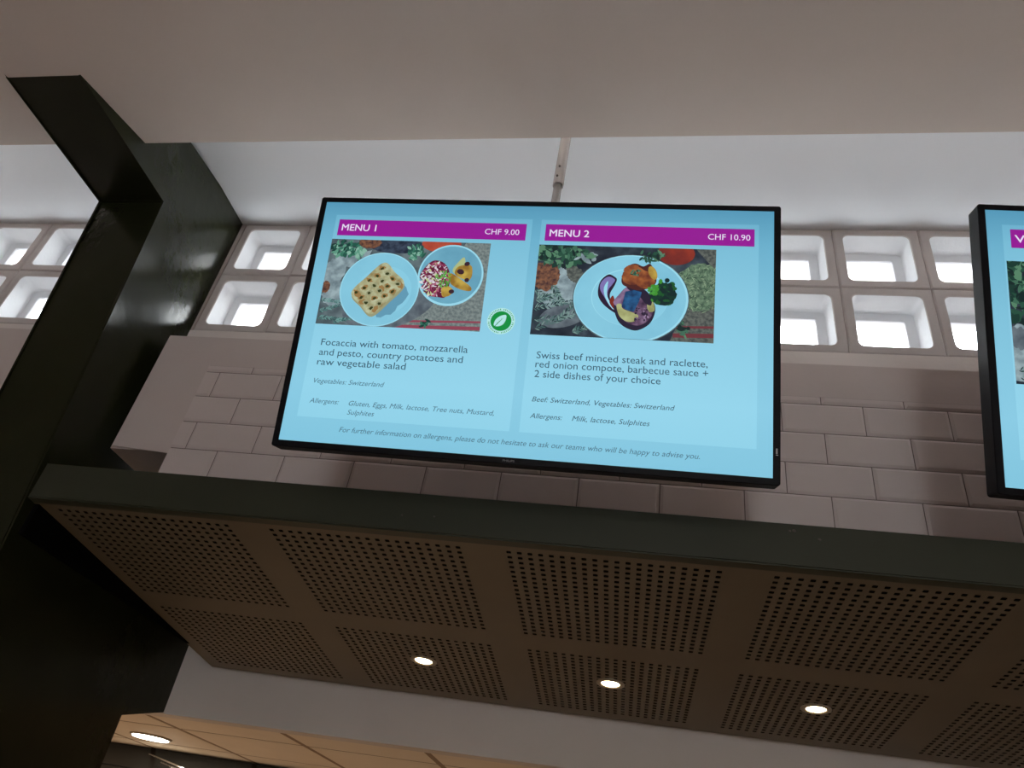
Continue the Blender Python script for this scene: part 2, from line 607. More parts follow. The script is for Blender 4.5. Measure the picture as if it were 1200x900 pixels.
def downlight(x, label):
    y = 2.1244
    root = empty('spotlight', (x, y, zu(y)))
    tag(root, label, 'spotlight', 'recessed spotlights in the canopy')
    a = math.atan(SU)
    root.rotation_euler = (a, 0, 0)
    N = 32
    bm = bmesh.new()
    prof_ = [(0.0385, -0.0002), (0.0385, -0.002), (0.035, -0.0035), (0.0275, -0.0038), (0.0255, -0.0025), (0.025, -0.0003)]
    rings = [[bm.verts.new((r * math.cos(2 * PI * i / N), r * math.sin(2 * PI * i / N), z)) for i in range(N)] for r, z in prof_]
    for a_, b_ in zip(rings, rings[1:]):
        for i in range(N):
            bm.faces.new((a_[i], a_[(i + 1) % N], b_[(i + 1) % N], b_[i])).smooth = True
    bm_obj('trim_ring', bm, M_CHROME, root)
    bm = bmesh.new()
    rings = []
    for q in range(5):
        t = q / 4 * PI / 2
        r, z = 0.0248 * math.cos(t), -0.0006 - 0.003 * math.sin(t)
        if q == 4:
            top = bm.verts.new((0, 0, z))
        else:
            rings.append([bm.verts.new((r * math.cos(2 * PI * i / N), r * math.sin(2 * PI * i / N), z)) for i in range(N)])
    for a_, b_ in zip(rings, rings[1:]):
        for i in range(N):
            bm.faces.new((a_[i], a_[(i + 1) % N], b_[(i + 1) % N], b_[i])).smooth = True
    for i in range(N):
        bm.faces.new((rings[-1][i], rings[-1][(i + 1) % N], top))
    bm_obj('lamp', bm, M_LAMP, root, smooth=True)
    ld = bpy.data.lights.new('spot_glow', 'SPOT')
    ld.energy = SPOT_W * 10
    ld.color = (1.0, 0.78, 0.5)
    ld.spot_size = math.radians(110)
    ld.shadow_soft_size = 0.03
    lo = bpy.data.objects.new('spot_glow', ld)
    lo.location = (0, 0, -0.012)
    lo.parent = root
    COL.objects.link(lo)


downlight(-0.5815, 'leftmost of the three warm spotlights glowing in the canopy')
downlight(-0.0510, 'middle one of the three warm spotlights glowing in the canopy')
downlight(0.4806, 'rightmost of the three warm spotlights glowing in the canopy')

# ------------------------------------------------------------------ kitchen: lamp and extractor hood
root = empty('ceiling_light', B(-1.922, 3.112, KZ))
tag(root, 'oval looking white lamp glowing in the kitchen ceiling', 'ceiling light')
bm = bmesh.new()
tube(bm, (0, 0, 0.004), (0, 0, -0.006), 0.088, 0.082, 32)
bm_obj('lamp_rim', bm, M_CHROME, root)
bm = bmesh.new()
tube(bm, (0, 0, -0.003), (0, 0, -0.009), 0.076, 0.072, 32)
bm_obj('diffuser', bm, M_KLAMP, root)
ld = bpy.data.lights.new('kitchen_glow', 'AREA')
ld.shape = 'DISK'
ld.size = 0.15
ld.energy = KITCHEN_LAMP_W
ld.color = (1.0, 0.76, 0.50)
lo = bpy.data.objects.new('kitchen_glow', ld)
lo.location = (0, 0, -0.02)
lo.parent = root
COL.objects.link(lo)

root = empty('extractor_hood', B(-1.9, 3.45, KZ - 0.12))
tag(root, 'stainless steel extractor hood under the kitchen ceiling at the lower left', 'extractor hood')
bm = bmesh.new()
prism(bm, [(0.0, 0.02), (0.05, 0.118), (0.9, 0.118), (0.9, 0.0), (0.02, 0.0)], -1.1, 1.0)
bmesh.ops.bevel(bm, geom=list(bm.edges), offset=0.006, segments=2, affect='EDGES')
bm_obj('hood_body', bm, M_STEEL, root)
bm = bmesh.new()
box(bm, -1.06, 0.96, 0.05, 0.86, -0.006, 0.003)
bm_obj('grease_filter', bm, M_FILTER, root)
for (xa, za, xb, zb) in ((-0.20, 0.085, 0.10, 0.030), (-0.13, 0.060, 0.16, 0.012)):  # added tubes stand in for bright reflected streaks on the hood
    bm = bmesh.new()
    tube(bm, (xa, -0.012, za), (xb, -0.012, zb), 0.004, n=12)
    bm_obj('streak_tube', bm, M_STREAK, root)
bm = bmesh.new()
box(bm, -0.20, -0.09, 0.0, 0.05, -0.016, -0.001)
bmesh.ops.bevel(bm, geom=list(bm.edges), offset=0.004, segments=2, affect='EDGES')
bm_obj('hood_lamp', bm, M_KLAMP, root)

# ------------------------------------------------------------------ what the screens show
C = {}


def ec(key, *a, **k):
    if key not in C:
        C[key] = emit('screen_' + key, *a, **k)
    return C[key]


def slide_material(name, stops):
    """slide background; viewing-angle and vignette darkening painted in as a vertical blend"""
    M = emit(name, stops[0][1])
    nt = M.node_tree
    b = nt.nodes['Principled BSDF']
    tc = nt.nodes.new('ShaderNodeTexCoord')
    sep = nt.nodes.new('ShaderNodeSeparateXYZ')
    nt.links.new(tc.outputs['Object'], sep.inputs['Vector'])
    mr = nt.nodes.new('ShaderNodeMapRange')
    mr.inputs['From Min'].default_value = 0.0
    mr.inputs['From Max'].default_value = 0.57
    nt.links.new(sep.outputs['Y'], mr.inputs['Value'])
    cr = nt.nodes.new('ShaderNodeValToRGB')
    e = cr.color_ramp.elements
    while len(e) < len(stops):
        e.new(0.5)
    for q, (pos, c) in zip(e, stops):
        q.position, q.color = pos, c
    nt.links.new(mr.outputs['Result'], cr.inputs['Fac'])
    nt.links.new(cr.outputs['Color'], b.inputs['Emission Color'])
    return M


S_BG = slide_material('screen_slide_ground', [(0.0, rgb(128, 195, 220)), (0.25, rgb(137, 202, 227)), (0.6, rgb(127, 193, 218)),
                                              (0.86, rgb(106, 174, 203)), (1.0, rgb(84, 150, 182))])  # darker top stops paint viewing-angle falloff and vignetting into the emission
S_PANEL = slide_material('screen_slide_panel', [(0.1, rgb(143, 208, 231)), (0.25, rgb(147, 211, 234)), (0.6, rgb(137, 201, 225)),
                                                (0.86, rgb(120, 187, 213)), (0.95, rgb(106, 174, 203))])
S_MAG = ec('magenta', rgb(146, 24, 146))
S_WHITE = ec('white_text', rgb(226, 214, 240))
S_TEXT = ec('slate_text', rgb(52, 84, 104))
S_SMALL = ec('slate_small_text', rgb(70, 108, 130))
S_GREEN = ec('leaf_green', rgb(12, 140, 62))
S_BADGE = ec('badge_ground', rgb(176, 226, 226))
S_PLATE = ec('plate', rgb(128, 195, 219), ramp=[(0.3, rgb(122, 188, 213)), (0.7, rgb(136, 202, 224))], scale=9)
S_PLATE_W = ec('plate_well', rgb(134, 200, 223))
S_PLATE_R = ec('plate_rim', rgb(150, 212, 231))
S_BOWL_IN = ec('bowl_inside', rgb(104, 164, 188), ramp=[(0.3, rgb(92, 150, 176)), (0.7, rgb(116, 178, 200))], scale=12)
S_TABLE = ec('table', rgb(74, 88, 94), ramp=[(0.3, rgb(46, 58, 66)), (0.5, rgb(78, 92, 98)), (0.72, rgb(112, 130, 134))], scale=22, detail=8)
S_DARKT = ec('dark_table', rgb(34, 42, 54), ramp=[(0.3, rgb(18, 24, 38)), (0.5, rgb(36, 44, 56)), (0.72, rgb(70, 84, 94))], scale=22, detail=8)
S_CLOTH = ec('linen', rgb(112, 124, 124), ramp=[(0.35, rgb(92, 104, 106)), (0.65, rgb(130, 142, 140))], scale=160)
S_CLOTHD = ec('dark_linen', rgb(78, 84, 82), ramp=[(0.35, rgb(60, 66, 66)), (0.65, rgb(100, 106, 100))], scale=160)
S_STRIPE = ec('red_stripe', rgb(140, 66, 84))
S_STRIPED = ec('dark_red_stripe', rgb(108, 50, 58))
S_STONE = ec('dark_stone', rgb(44, 54, 72), ramp=[(0.35, rgb(30, 38, 54)), (0.65, rgb(62, 74, 92))], scale=90)
S_PUMP = ec('pumpkin', rgb(178, 78, 58), ramp=[(0.35, rgb(160, 60, 44)), (0.65, rgb(190, 92, 70))], scale=20)
S_PUMPD = ec('dark_pumpkin', rgb(112, 36, 34), ramp=[(0.35, rgb(80, 28, 36)), (0.65, rgb(140, 52, 38))], scale=20)
S_BOARD = ec('wood_board', rgb(88, 100, 110), ramp=[(0.35, rgb(74, 84, 94)), (0.65, rgb(104, 116, 124))], scale=40)
S_PALE = ec('pale_stone', rgb(130, 150, 158), ramp=[(0.35, rgb(104, 122, 130)), (0.65, rgb(152, 172, 178))], scale=50)
LEAF = [ec('leaf_%d' % i, c) for i, c in enumerate([rgb(34, 84, 72), rgb(52, 112, 92), rgb(24, 58, 54), rgb(92, 150, 128), rgb(132, 178, 160)])]
LEAFD = [ec('dark_leaf_%d' % i, c) for i, c in enumerate([rgb(24, 56, 48), rgb(38, 78, 62), rgb(18, 38, 38), rgb(62, 104, 84), rgb(84, 128, 100)])]
ROSE = [ec('rosemary_%d' % i, c) for i, c in enumerate([rgb(70, 118, 114), rgb(104, 152, 146), rgb(44, 84, 84)])]
ROSED = [ec('dark_rosemary_%d' % i, c) for i, c in enumerate([rgb(74, 106, 104), rgb(116, 146, 140), rgb(34, 58, 60)])]
S_FOC = ec('focaccia', rgb(170, 170, 134), ramp=[(0.3, rgb(140, 126, 84)), (0.5, rgb(168, 168, 130)), (0.7, rgb(186, 192, 160))], scale=70)
S_FOCE = ec('focaccia_edge', rgb(150, 152, 118))
S_DIMP = ec('focaccia_dimple', rgb(52, 58, 26))
S_CRUST = ec('focaccia_crust', rgb(150, 118, 72))
S_SHADE = ec('bread_shade', rgb(96, 152, 178))  # darker plate tone: the bread's shade drawn into the picture
SALAD = [ec('salad_%d' % i, c) for i, c in enumerate([rgb(128, 34, 76), rgb(96, 22, 56), rgb(204, 190, 202), rgb(190, 200, 144), rgb(170, 90, 116), rgb(216, 214, 220)])]
CRESS = [ec('cress_%d' % i, c) for i, c in enumerate([rgb(70, 150, 60), rgb(110, 180, 84)])]
S_WEDGE = ec('potato_wedge', rgb(172, 140, 52), ramp=[(0.35, rgb(140, 104, 40)), (0.65, rgb(190, 162, 74))], scale=45)
S_WEDGEP = ec('pale_wedge', rgb(172, 184, 130))
S_BEAN = ec('dark_bean', rgb(58, 34, 44))
S_POT = ec('roast_potato', rgb(136, 74, 42), ramp=[(0.3, rgb(92, 44, 34)), (0.5, rgb(136, 74, 42)), (0.7, rgb(164, 100, 54))], scale=60)
S_POTD = ec('roast_potato_side', rgb(74, 34, 32))
BROC = [ec('broccoli_%d' % i, c) for i, c in enumerate([rgb(14, 52, 40), rgb(26, 84, 40), rgb(60, 140, 46), rgb(10, 36, 38)])]
S_MEAT = ec('minced_steak', rgb(92, 66, 92), ramp=[(0.3, rgb(50, 34, 58)), (0.5, rgb(92, 66, 92)), (0.7, rgb(128, 104, 132))], scale=70)
S_MEATS = ec('minced_steak_side', rgb(36, 28, 50))
S_ONION = ec('onion', rgb(124, 96, 132), ramp=[(0.35, rgb(96, 70, 104)), (0.65, rgb(150, 126, 158))], scale=60)
S_CHEESE = ec('raclette', rgb(158, 160, 104), ramp=[(0.35, rgb(136, 136, 84)), (0.65, rgb(178, 184, 130))], scale=40)
S_TRUF = ec('blue_slice', rgb(24, 70, 116), ramp=[(0.35, rgb(18, 48, 88)), (0.65, rgb(38, 96, 146))], scale=60)
S_SAUCE = ec('barbecue_sauce', rgb(40, 24, 50))
S_SAUCEH = ec('sauce_highlight', rgb(122, 112, 172))
S_SAUCER = ec('sauce_red', rgb(120, 42, 30))
S_HERB = ec('herb_pile', rgb(84, 110, 90), ramp=[(0.35, rgb(54, 76, 64)), (0.65, rgb(112, 138, 112))], scale=120)
HERBS = [ec('herb_%d' % i, c) for i, c in enumerate([rgb(104, 132, 104), rgb(62, 88, 70), rgb(138, 160, 130)])]
S_BURR = ec('brown_burr', rgb(96, 66, 56), ramp=[(0.35, rgb(62, 42, 44)), (0.65, rgb(134, 92, 68))], scale=120)


class Flat:
    """coloured shapes shown on a screen; millimetres in the screen's own plane, clipped to a rectangle"""

    def __init__(self, rect):
        self.bm = bmesh.new()
        self.mats = []
        self.rect = rect
        self.z = 0.0

    def mi(self, mt):
        if mt not in self.mats:
            self.mats.append(mt)
        return self.mats.index(mt)

    def clip(self, pts):
        x0, x1, y0, y1 = self.rect
        for ax, lim, sg in ((0, x0, 1), (0, x1, -1), (1, y0, 1), (1, y1, -1)):
            out = []
            for i in range(len(pts)):
                a, b = pts[i - 1], pts[i]
                da, db = (a[ax] - lim) * sg, (b[ax] - lim) * sg
                if da * db < 0:
                    t = da / (da - db)
                    out.append((a[0] + (b[0] - a[0]) * t, a[1] + (b[1] - a[1]) * t))
                if db >= 0:
                    out.append(b)
            pts = out
            if len(pts) < 3:
                return []
        return pts

    def poly(self, pts, mt, dz=0.012):
        self.z += dz
        pts = self.clip(list(pts))
        if len(pts) < 3:
            return
        f = self.bm.faces.new([self.bm.verts.new((x / 1000, y / 1000, self.z / 1000)) for x, y in pts])
        f.material_index = self.mi(mt)
        f.normal_update()
        if f.normal.z < 0:
            f.normal_flip()

    def ell(self, cx, cy, rx, ry, mt, rot=0.0, n=48, wob=0.0, rnd=None, dz=0.012):
        c, s = math.cos(rot), math.sin(rot)
        pts = []
        for i in range(n):
            a = 2 * PI * i / n
            k = 1 + (rnd.uniform(-wob, wob) if rnd else 0)
            x, y = rx * k * math.cos(a), ry * k * math.sin(a)
            pts.append((cx + x * c - y * s, cy + x * s + y * c))
        self.poly(pts, mt, dz)

    def leaf(self, x, y, L, W, a, mt):
        c, s = math.cos(a), math.sin(a)
        pts = [(-.5, 0), (-.25, .42), (.05, .5), (.3, .3), (.5, 0), (.3, -.3), (.05, -.5), (-.25, -.42)]
        self.poly([(x + px * L * c - py * W * s, y + px * L * s + py * W * c) for px, py in pts], mt, 0.002)

    def leaves(self, rnd, cx, cy, rx, ry, n, L, W, mats_):
        for _ in range(n):
            a, r = rnd.uniform(0, 2 * PI), math.sqrt(rnd.random())
            self.leaf(cx + rx * r * math.cos(a), cy + ry * r * math.sin(a), L * rnd.uniform(.6, 1.3), W * rnd.uniform(.6, 1.3),
                      rnd.uniform(0, 2 * PI), rnd.choice(mats_))

    def sprig(self, rnd, x, y, L, a, mats_, n=26, nl=9):
        for i in range(n):
            t = i / n
            px, py = x + L * t * math.cos(a), y + L * t * math.sin(a)
            sd = 1 if i % 2 else -1
            b = a + sd * rnd.uniform(.5, .9)
            l = nl * (1 - .4 * t) * rnd.uniform(.7, 1.2)
            self.leaf(px + l * .5 * math.cos(b), py + l * .5 * math.sin(b), l, 2.5, b, rnd.choice(mats_))

    def build(self, name, parent, off=0.0):
        me = bpy.data.meshes.new(name)
        for v in self.bm.verts:
            v.co.z += off
        self.bm.to_mesh(me)
        self.bm.free()
        ob = link(name, me, self.mats, parent)
        return ob


def smooth_poly(pts, n=6):
    out = []
    N = len(pts)
    for i in range(N):
        p0, p1, p2, p3 = pts[i - 1], pts[i], pts[(i + 1) % N], pts[(i + 2) % N]
        for k in range(n):
            t = k / n
            out.append(tuple(0.5 * (2 * p1[d] + (p2[d] - p0[d]) * t + (2 * p0[d] - 5 * p1[d] + 4 * p2[d] - p3[d]) * t * t
                                    + (3 * p1[d] - p0[d] - 3 * p2[d] + p3[d]) * t ** 3) for d in (0, 1)))
    return out


def text_mesh(body, bold=0.0, shear=0.0):
    cu = bpy.data.curves.new('lettering', 'FONT')
    cu.body = body
    cu.size = 1.0
    cu.resolution_u = 3
    cu.offset = bold
    cu.shear = shear
    ob = bpy.data.objects.new('lettering', cu)
    COL.objects.link(ob)
    bpy.context.view_layer.update()
    dg = bpy.context.evaluated_depsgraph_get()
    me = bpy.data.meshes.new_from_object(ob.evaluated_get(dg))
    bpy.data.objects.remove(ob)
    bpy.data.curves.remove(cu)
    return me


_cap = [None]


def lettering(name, lines, parent, mt, off):
    """lines of (text, x0, x1, baseline, cap height, bold, shear) in mm -> one mesh"""
    if _cap[0] is None:
        t = text_mesh('H')
        _cap[0] = max(v.co.y for v in t.vertices)
    if len(lines) > 1:
        for ln in lines:
            lettering(name, [ln], parent, mt, off)
        return
    bm = bmesh.new()
    for body, x0, x1, yb, cap, bold, shear in lines:
        me = text_mesh(body, 0.0, shear)
        xa = min(v.co.x for v in me.vertices)
        xb = max(v.co.x for v in me.vertices)
        sx, sy = (x1 - x0) / (xb - xa), cap / _cap[0]
        for v in me.vertices:
            v.co = ((x0 + (v.co.x - xa) * sx) / 1000, (yb + v.co.y * sy) / 1000, off)
        bm.from_mesh(me)
        for q in ((-1, .6), (1, -.6), (-.5, -.8), (.5, .8)) if bold > 0 else ():
            n0 = len(bm.verts)
            bm.from_mesh(me)
            bm.verts.ensure_lookup_table()
            for v in bm.verts[n0:]:
                v.co.x += q[0] * bold * sy * .6 / 1000
                v.co.y += q[1] * bold * sy * .5 / 1000
                v.co.z += .00001
        bpy.data.meshes.remove(me)
    for f in bm.faces:
        f.normal_update()
        if f.normal.z < 0:
            f.normal_flip()
    return bm_obj(name, bm, mt, parent, fix=False)


def rect_obj(name, x0, x1, y0, y1, off, mt, parent):
    F = Flat((-1e4, 1e4, -1e4, 1e4))
    F.poly([(x0, y0), (x1, y0), (x1, y1), (x0, y1)], mt, 0)
    return F.build(name, parent, off)


def photo_focaccia(parent, off):
    R = (-458.6, -96.2, 272.8, 477.1)
    F = Flat(R)
    rnd = random.Random(5)
    F.poly([(R[0], R[2]), (R[1], R[2]), (R[1], R[3]), (R[0], R[3])], S_TABLE, 0)
    F.poly([(-300, 272), (-96, 272), (-96, 478), (-150, 478), (-215, 330)], S_CLOTH)
    F.poly([(-285, 290), (-96, 296), (-96, 291.5), (-285, 285)], S_STRIPE)
    F.poly([(-300, 279), (-96, 283.5), (-96, 275.5), (-300, 271)], S_STRIPE)
    F.ell(-300, 332, 108, 62, S_BOARD, 0.35)
    F.ell(-440, 395, 26, 34, S_PALE, wob=.12, rnd=rnd)
    F.ell(-412, 430, 26, 22, S_PALE, wob=.15, rnd=rnd)
    F.ell(-425, 345, 32, 30, S_PALE, wob=.1, rnd=rnd)
    F.ell(-452, 360, 10, 14, S_BURR, wob=.1, rnd=rnd)
    F.ell(-309, 466, 62, 20, S_STONE, wob=.06, rnd=rnd)
    F.ell(-368, 470, 26, 14, S_BURR, wob=.06, rnd=rnd)
    F.ell(-205, 472, 44, 20, S_PUMP)
    F.leaves(rnd, -424, 455, 34, 20, 70, 16, 8, LEAF)
    F.leaves(rnd, -385, 445, 12, 12, 14, 16, 9, LEAF[3:])
    F.poly([(-382, 432), (-366, 436), (-360, 452), (-374, 448)], S_PALE)
    F.leaves(rnd, -261, 450, 22, 18, 40, 15, 6, LEAF)
    F.sprig(rnd, -457, 330, 56, -0.1, ROSE)
    F.sprig(rnd, -456, 302, 60, 0.35, ROSE)
    F.sprig(rnd, -455, 288, 60, -0.05, ROSE)
    F.sprig(rnd, -420, 280, 50, 0.2, ROSE)
    # plate with the bread
    F.ell(-329, 359.5, 89, 87, S_PLATE_R)
    F.ell(-329, 359.5, 86.5, 84.5, S_PLATE)
    F.ell(-318, 356, 62, 58, S_PLATE_W)
    F.ell(-305, 332, 44, 28, S_SHADE, 0.75, n=24, wob=.2, rnd=rnd)
    quad = [(-329.7, 424.7), (-270.9, 373.3), (-336.6, 297.1), (-393.9, 347.8)]

    def q(u, v, pad=0.0):
        u, v = pad + u * (1 - 2 * pad), pad + v * (1 - 2 * pad)
        a = [quad[0][d] + (quad[1][d] - quad[0][d]) * u for d in (0, 1)]
        b = [quad[3][d] + (quad[2][d] - quad[3][d]) * u for d in (0, 1)]
        return (a[0] + (b[0] - a[0]) * v, a[1] + (b[1] - a[1]) * v)
    outline = [q(u, v) for u, v in ((.04, .0), (.5, -.015), (.95, .02), (1.01, .5), (.97, .98), (.5, 1.01), (.03, .97), (-.01, .5))]
    F.poly([(x + 2, y - 6) for x, y in smooth_poly(outline)], S_FOCE)
    F.poly(smooth_poly(outline), S_FOC)
    for (u, v) in ((.9, .1), (.93, .85), (.5, .92), (.2, .9), (.6, .45)):
        x, y = q(u, v)
        F.ell(x, y, 9, 6, S_CRUST, rnd.uniform(0, 3), n=14, wob=.2, rnd=rnd, dz=.004)
    for i in range(4):
        for j in range(5):
            x, y = q(.14 + .24 * i + (.04 if j % 2 else -.03), .1 + .2 * j, .02)
            F.ell(x, y, 7.5, 5.2, S_CRUST if rnd.random() < .5 else S_FOCE, rnd.uniform(-.6, .9), n=14, wob=.25, rnd=rnd, dz=.004)
            F.ell(x, y - 1, 4.2, 3.2, S_DIMP, rnd.uniform(-.6, .9), n=12, wob=.25, rnd=rnd, dz=.004)
    # bowl with salad and wedges
    F.ell(-175.5, 398.5, 72, 72, S_PLATE_R)
    F.ell(-175.5, 399.5, 68, 67.5, S_BOWL_IN)
    F.ell(-178, 388, 44, 38, S_BOWL_IN)
    F.poly(smooth_poly([(-243, 392), (-232, 380), (-222, 352), (-196, 346), (-178, 350), (-176, 396), (-190, 424), (-214, 432), (-232, 418)]), SALAD[1])
    for _ in range(230):
        a, r = rnd.uniform(0, 2 * PI), math.sqrt(rnd.random())
        F.leaf(-208 + 31 * r * math.cos(a), 388 + 39 * r * math.sin(a), rnd.uniform(6, 14), rnd.uniform(2.4, 4.6), rnd.uniform(0, PI), rnd.choice(SALAD))
    F.poly(smooth_poly([(-180, 398), (-172, 402), (-146, 386), (-127, 372), (-128, 363), (-150, 366), (-172, 378)]), S_WEDGE)
    F.poly(smooth_poly([(-172, 410), (-160, 432), (-150, 441), (-146, 425), (-150, 405), (-160, 398)]), S_WEDGEP)
    F.poly(smooth_poly([(-162, 418), (-142, 424), (-131, 420), (-128, 400), (-134, 388), (-152, 392), (-166, 402)]), S_WEDGE)
    F.poly(smooth_poly([(-190, 366), (-176, 372), (-164, 362), (-172, 350), (-186, 348)]), S_WEDGE)
    F.ell(-154, 407, 8, 6, S_BEAN, -.3)
    F.ell(-142, 426, 6, 5, S_BEAN, .3)
    F.ell(-138, 388, 5, 5, S_BEAN)
    F.ell(-168, 360, 6, 5, S_BEAN)
    for _ in range(60):
        a, r = rnd.uniform(0, 2 * PI), math.sqrt(rnd.random())
        F.leaf(-190 + 17 * r * math.cos(a), 388 + 20 * r * math.sin(a), rnd.uniform(4, 7), 3, rnd.uniform(0, PI), rnd.choice(CRESS))
    F.leaves(rnd, -215, 285, 10, 9, 10, 13, 6, LEAF[:3])
    return F.build('dish_photo', parent, off)


def photo_steak(parent, off):
    R = (9.3, 375.2, 272.8, 478.2)
    F = Flat(R)
    rnd = random.Random(11)
    F.poly([(R[0], R[2]), (R[1], R[2]), (R[1], R[3]), (R[0], R[3])], S_DARKT, 0)
    F.poly([(290, 272), (376, 272), (376, 360), (320, 350)], S_CLOTHD)
    F.poly([(300, 306), (376, 309), (376, 304), (300, 301)], S_STRIPED)
    F.poly([(296, 290), (376, 293), (376, 284), (296, 281)], S_STRIPED)
    F.poly([(335, 478), (376, 478), (376, 430)], S_CLOTHD)
    F.ell(62, 372, 44, 60, S_PALE, .5, wob=.08, rnd=rnd)
    F.ell(75, 318, 52, 26, S_BOARD, .3)
    F.ell(92, 410, 16, 24, S_CLOTHD, .8, wob=.1, rnd=rnd)
    F.ell(30, 405, 30, 34, S_BURR, wob=.08, rnd=rnd)
    F.leaves(rnd, 60, 455, 58, 26, 110, 18, 9, LEAFD)
    F.leaves(rnd, 112, 452, 20, 10, 12, 18, 9, [S_PALE, LEAFD[4]])
    F.ell(295, 466, 38, 26, S_PUMPD)
    F.ell(346, 393, 50, 52, S_HERB, wob=.05, rnd=rnd)
    for _ in range(220):
        a, r = rnd.uniform(0, 2 * PI), math.sqrt(rnd.random())
        F.leaf(346 + 50 * r * math.cos(a), 390 + 54 * r * math.sin(a), rnd.uniform(6, 13), 1.6, rnd.uniform(0, PI), rnd.choice(HERBS))
    for (x, y, L, a) in ((10, 372, 64, -.5), (12, 330, 80, .25), (10, 305, 90, .12), (18, 286, 100, .45), (60, 300, 60, .9), (14, 350, 50, .3), (95, 282, 30, 0.4), (45, 385, 50, -1.0)):
        F.sprig(rnd, x, y, L, a, ROSED, 34, 13)
    F.leaves(rnd, 318, 300, 14, 18, 16, 14, 7, LEAFD)
    F.ell(207.5, 361, 118, 99, S_TABLE)
    F.ell(207.5, 361.5, 116, 97.5, S_PLATE_R)
    F.ell(206, 362, 113, 94.5, S_PLATE)
    F.ell(206, 364, 78, 64, S_PLATE_R)
    F.ell(206.5, 363, 76.5, 62.5, S_PLATE_W)
    F.leaves(rnd, 243, 459, 26, 12, 34, 16, 5, LEAFD)
    # sauce
    F.poly(smooth_poly([(172, 409), (160, 413), (146, 400), (141, 380), (144, 360), (158, 342), (180, 327), (186, 330), (172, 346),
                        (166, 368), (174, 388), (178, 402)]), S_SAUCE)
    F.poly(smooth_poly([(174, 402), (160, 408), (147, 396), (145, 380), (155, 362), (168, 342), (162, 360), (162, 378), (170, 392)]), S_SAUCEH)
    F.poly(smooth_poly([(160, 398), (153, 384), (155, 366), (164, 348), (174, 336), (178, 338), (167, 352), (160, 368), (160, 384)]), S_PLATE_R)
    F.poly(smooth_poly([(166, 352), (172, 366), (178, 352), (184, 334), (176, 336)]), S_SAUCER)
    # steak
    F.poly(smooth_poly([(176, 348), (178, 330), (188, 308), (206, 295), (226, 292), (248, 306), (258, 328), (257, 350), (240, 374), (204, 386), (184, 366)]), S_MEATS)
    F.poly(smooth_poly([(178, 352), (184, 334), (196, 314), (214, 304), (232, 304), (250, 320), (254, 344), (238, 374), (204, 388), (184, 368)]), S_MEAT)
    F.poly(smooth_poly([(174, 352), (186, 342), (196, 358), (212, 372), (226, 380), (206, 391), (192, 378)]), S_ONION)
    F.poly(smooth_poly([(181, 345), (188, 322), (204, 310), (220, 312), (226, 324), (210, 332), (194, 338), (190, 348)]), S_CHEESE)
    F.poly(smooth_poly([(246, 368), (256, 350), (257, 336), (246, 334), (242, 350)]), S_CHEESE)
    F.poly(smooth_poly([(200, 384), (216, 389), (238, 380), (250, 364), (250, 348), (238, 352), (226, 366)]), S_MEATS)
    F.poly([(197.2, 376), (214, 380), (230, 376), (226, 356), (216.5, 332), (204, 334), (191.2, 342)], S_TRUF)
    for _ in range(50):
        a, r = rnd.uniform(0, 2 * PI), math.sqrt(rnd.random())
        F.ell(232 + 16 * r * math.cos(a), 326 + 18 * r * math.sin(a), rnd.uniform(1.5, 4), rnd.uniform(1.5, 3), rnd.choice([S_MEATS, S_ONION, S_MEAT]), rnd.uniform(0, 3), 8, dz=.002)
    # potatoes
    F.poly(smooth_poly([(190, 392), (188, 408), (198, 420), (200, 434), (214, 440), (230, 434), (244, 440), (254, 420), (258, 400), (246, 386), (222, 380), (206, 384)]), S_POTD)
    F.ell(212, 412, 25, 20, S_POT, .3, wob=.04, rnd=rnd)
    F.ell(234, 404, 22, 19, S_POT, -.4, wob=.04, rnd=rnd)
    F.ell(206, 428, 16, 9, S_POT, .3, wob=.05, rnd=rnd)
    F.ell(250, 420, 8, 16, S_WEDGE, .4)
    F.leaves(rnd, 214, 420, 11, 8, 18, 8, 4, LEAFD[1:])
    # broccoli
    F.ell(272, 372, 26, 24, BROC[3], wob=.05, rnd=rnd)
    for _ in range(70):
        a, r = rnd.uniform(0, 2 * PI), math.sqrt(rnd.random())
        x, y = 272 + 25 * r * math.cos(a), 376 + 30 * r * math.sin(a)
        F.ell(x, y, rnd.uniform(3, 7), rnd.uniform(3, 6), rnd.choice(BROC[:2] + ([BROC[2]] if x + (400 - y) * .5 < 275 else [BROC[3]])), 0, 10, dz=.002)
    for _ in range(24):
        F.ell(rnd.uniform(244, 262), rnd.uniform(372, 392), 3.5, 3, rnd.choice([BROC[2], CRESS[0]]), 0, 8, dz=.002)
    return F.build('dish_photo', parent, off)


def photo_leaves(parent, off):
    R = (-456, -96, 209, 459.5)
    F = Flat(R)
    rnd = random.Random(23)
    F.poly([(R[0], R[2]), (R[1], R[2]), (R[1], R[3]), (R[0], R[3])], S_DARKT, 0)
    F.ell(-430, 270, 60, 62, S_PALE, .4, wob=.08, rnd=rnd)
    F.ell(-300, 330, 110, 100, S_PLATE)
    F.ell(-440, 300, 20, 26, S_BOARD, .9, wob=.2, rnd=rnd)
    F.leaves(rnd, -420, 410, 60, 50, 160, 26, 12, LEAFD)
    F.leaves(rnd, -440, 360, 30, 30, 20, 26, 12, LEAFD[:3])
    for (x, y, L, a) in ((-450, 235, 60, .3), (-448, 222, 70, .1), (-430, 260, 50, -.9)):
        F.sprig(rnd, x, y, L, a, ROSED, 24, 12)
    return F.build('dish_photo', parent, off)


# ------------------------------------------------------------------ televisions
TW, TH, TD = 1.004, 0.5818, 0.042


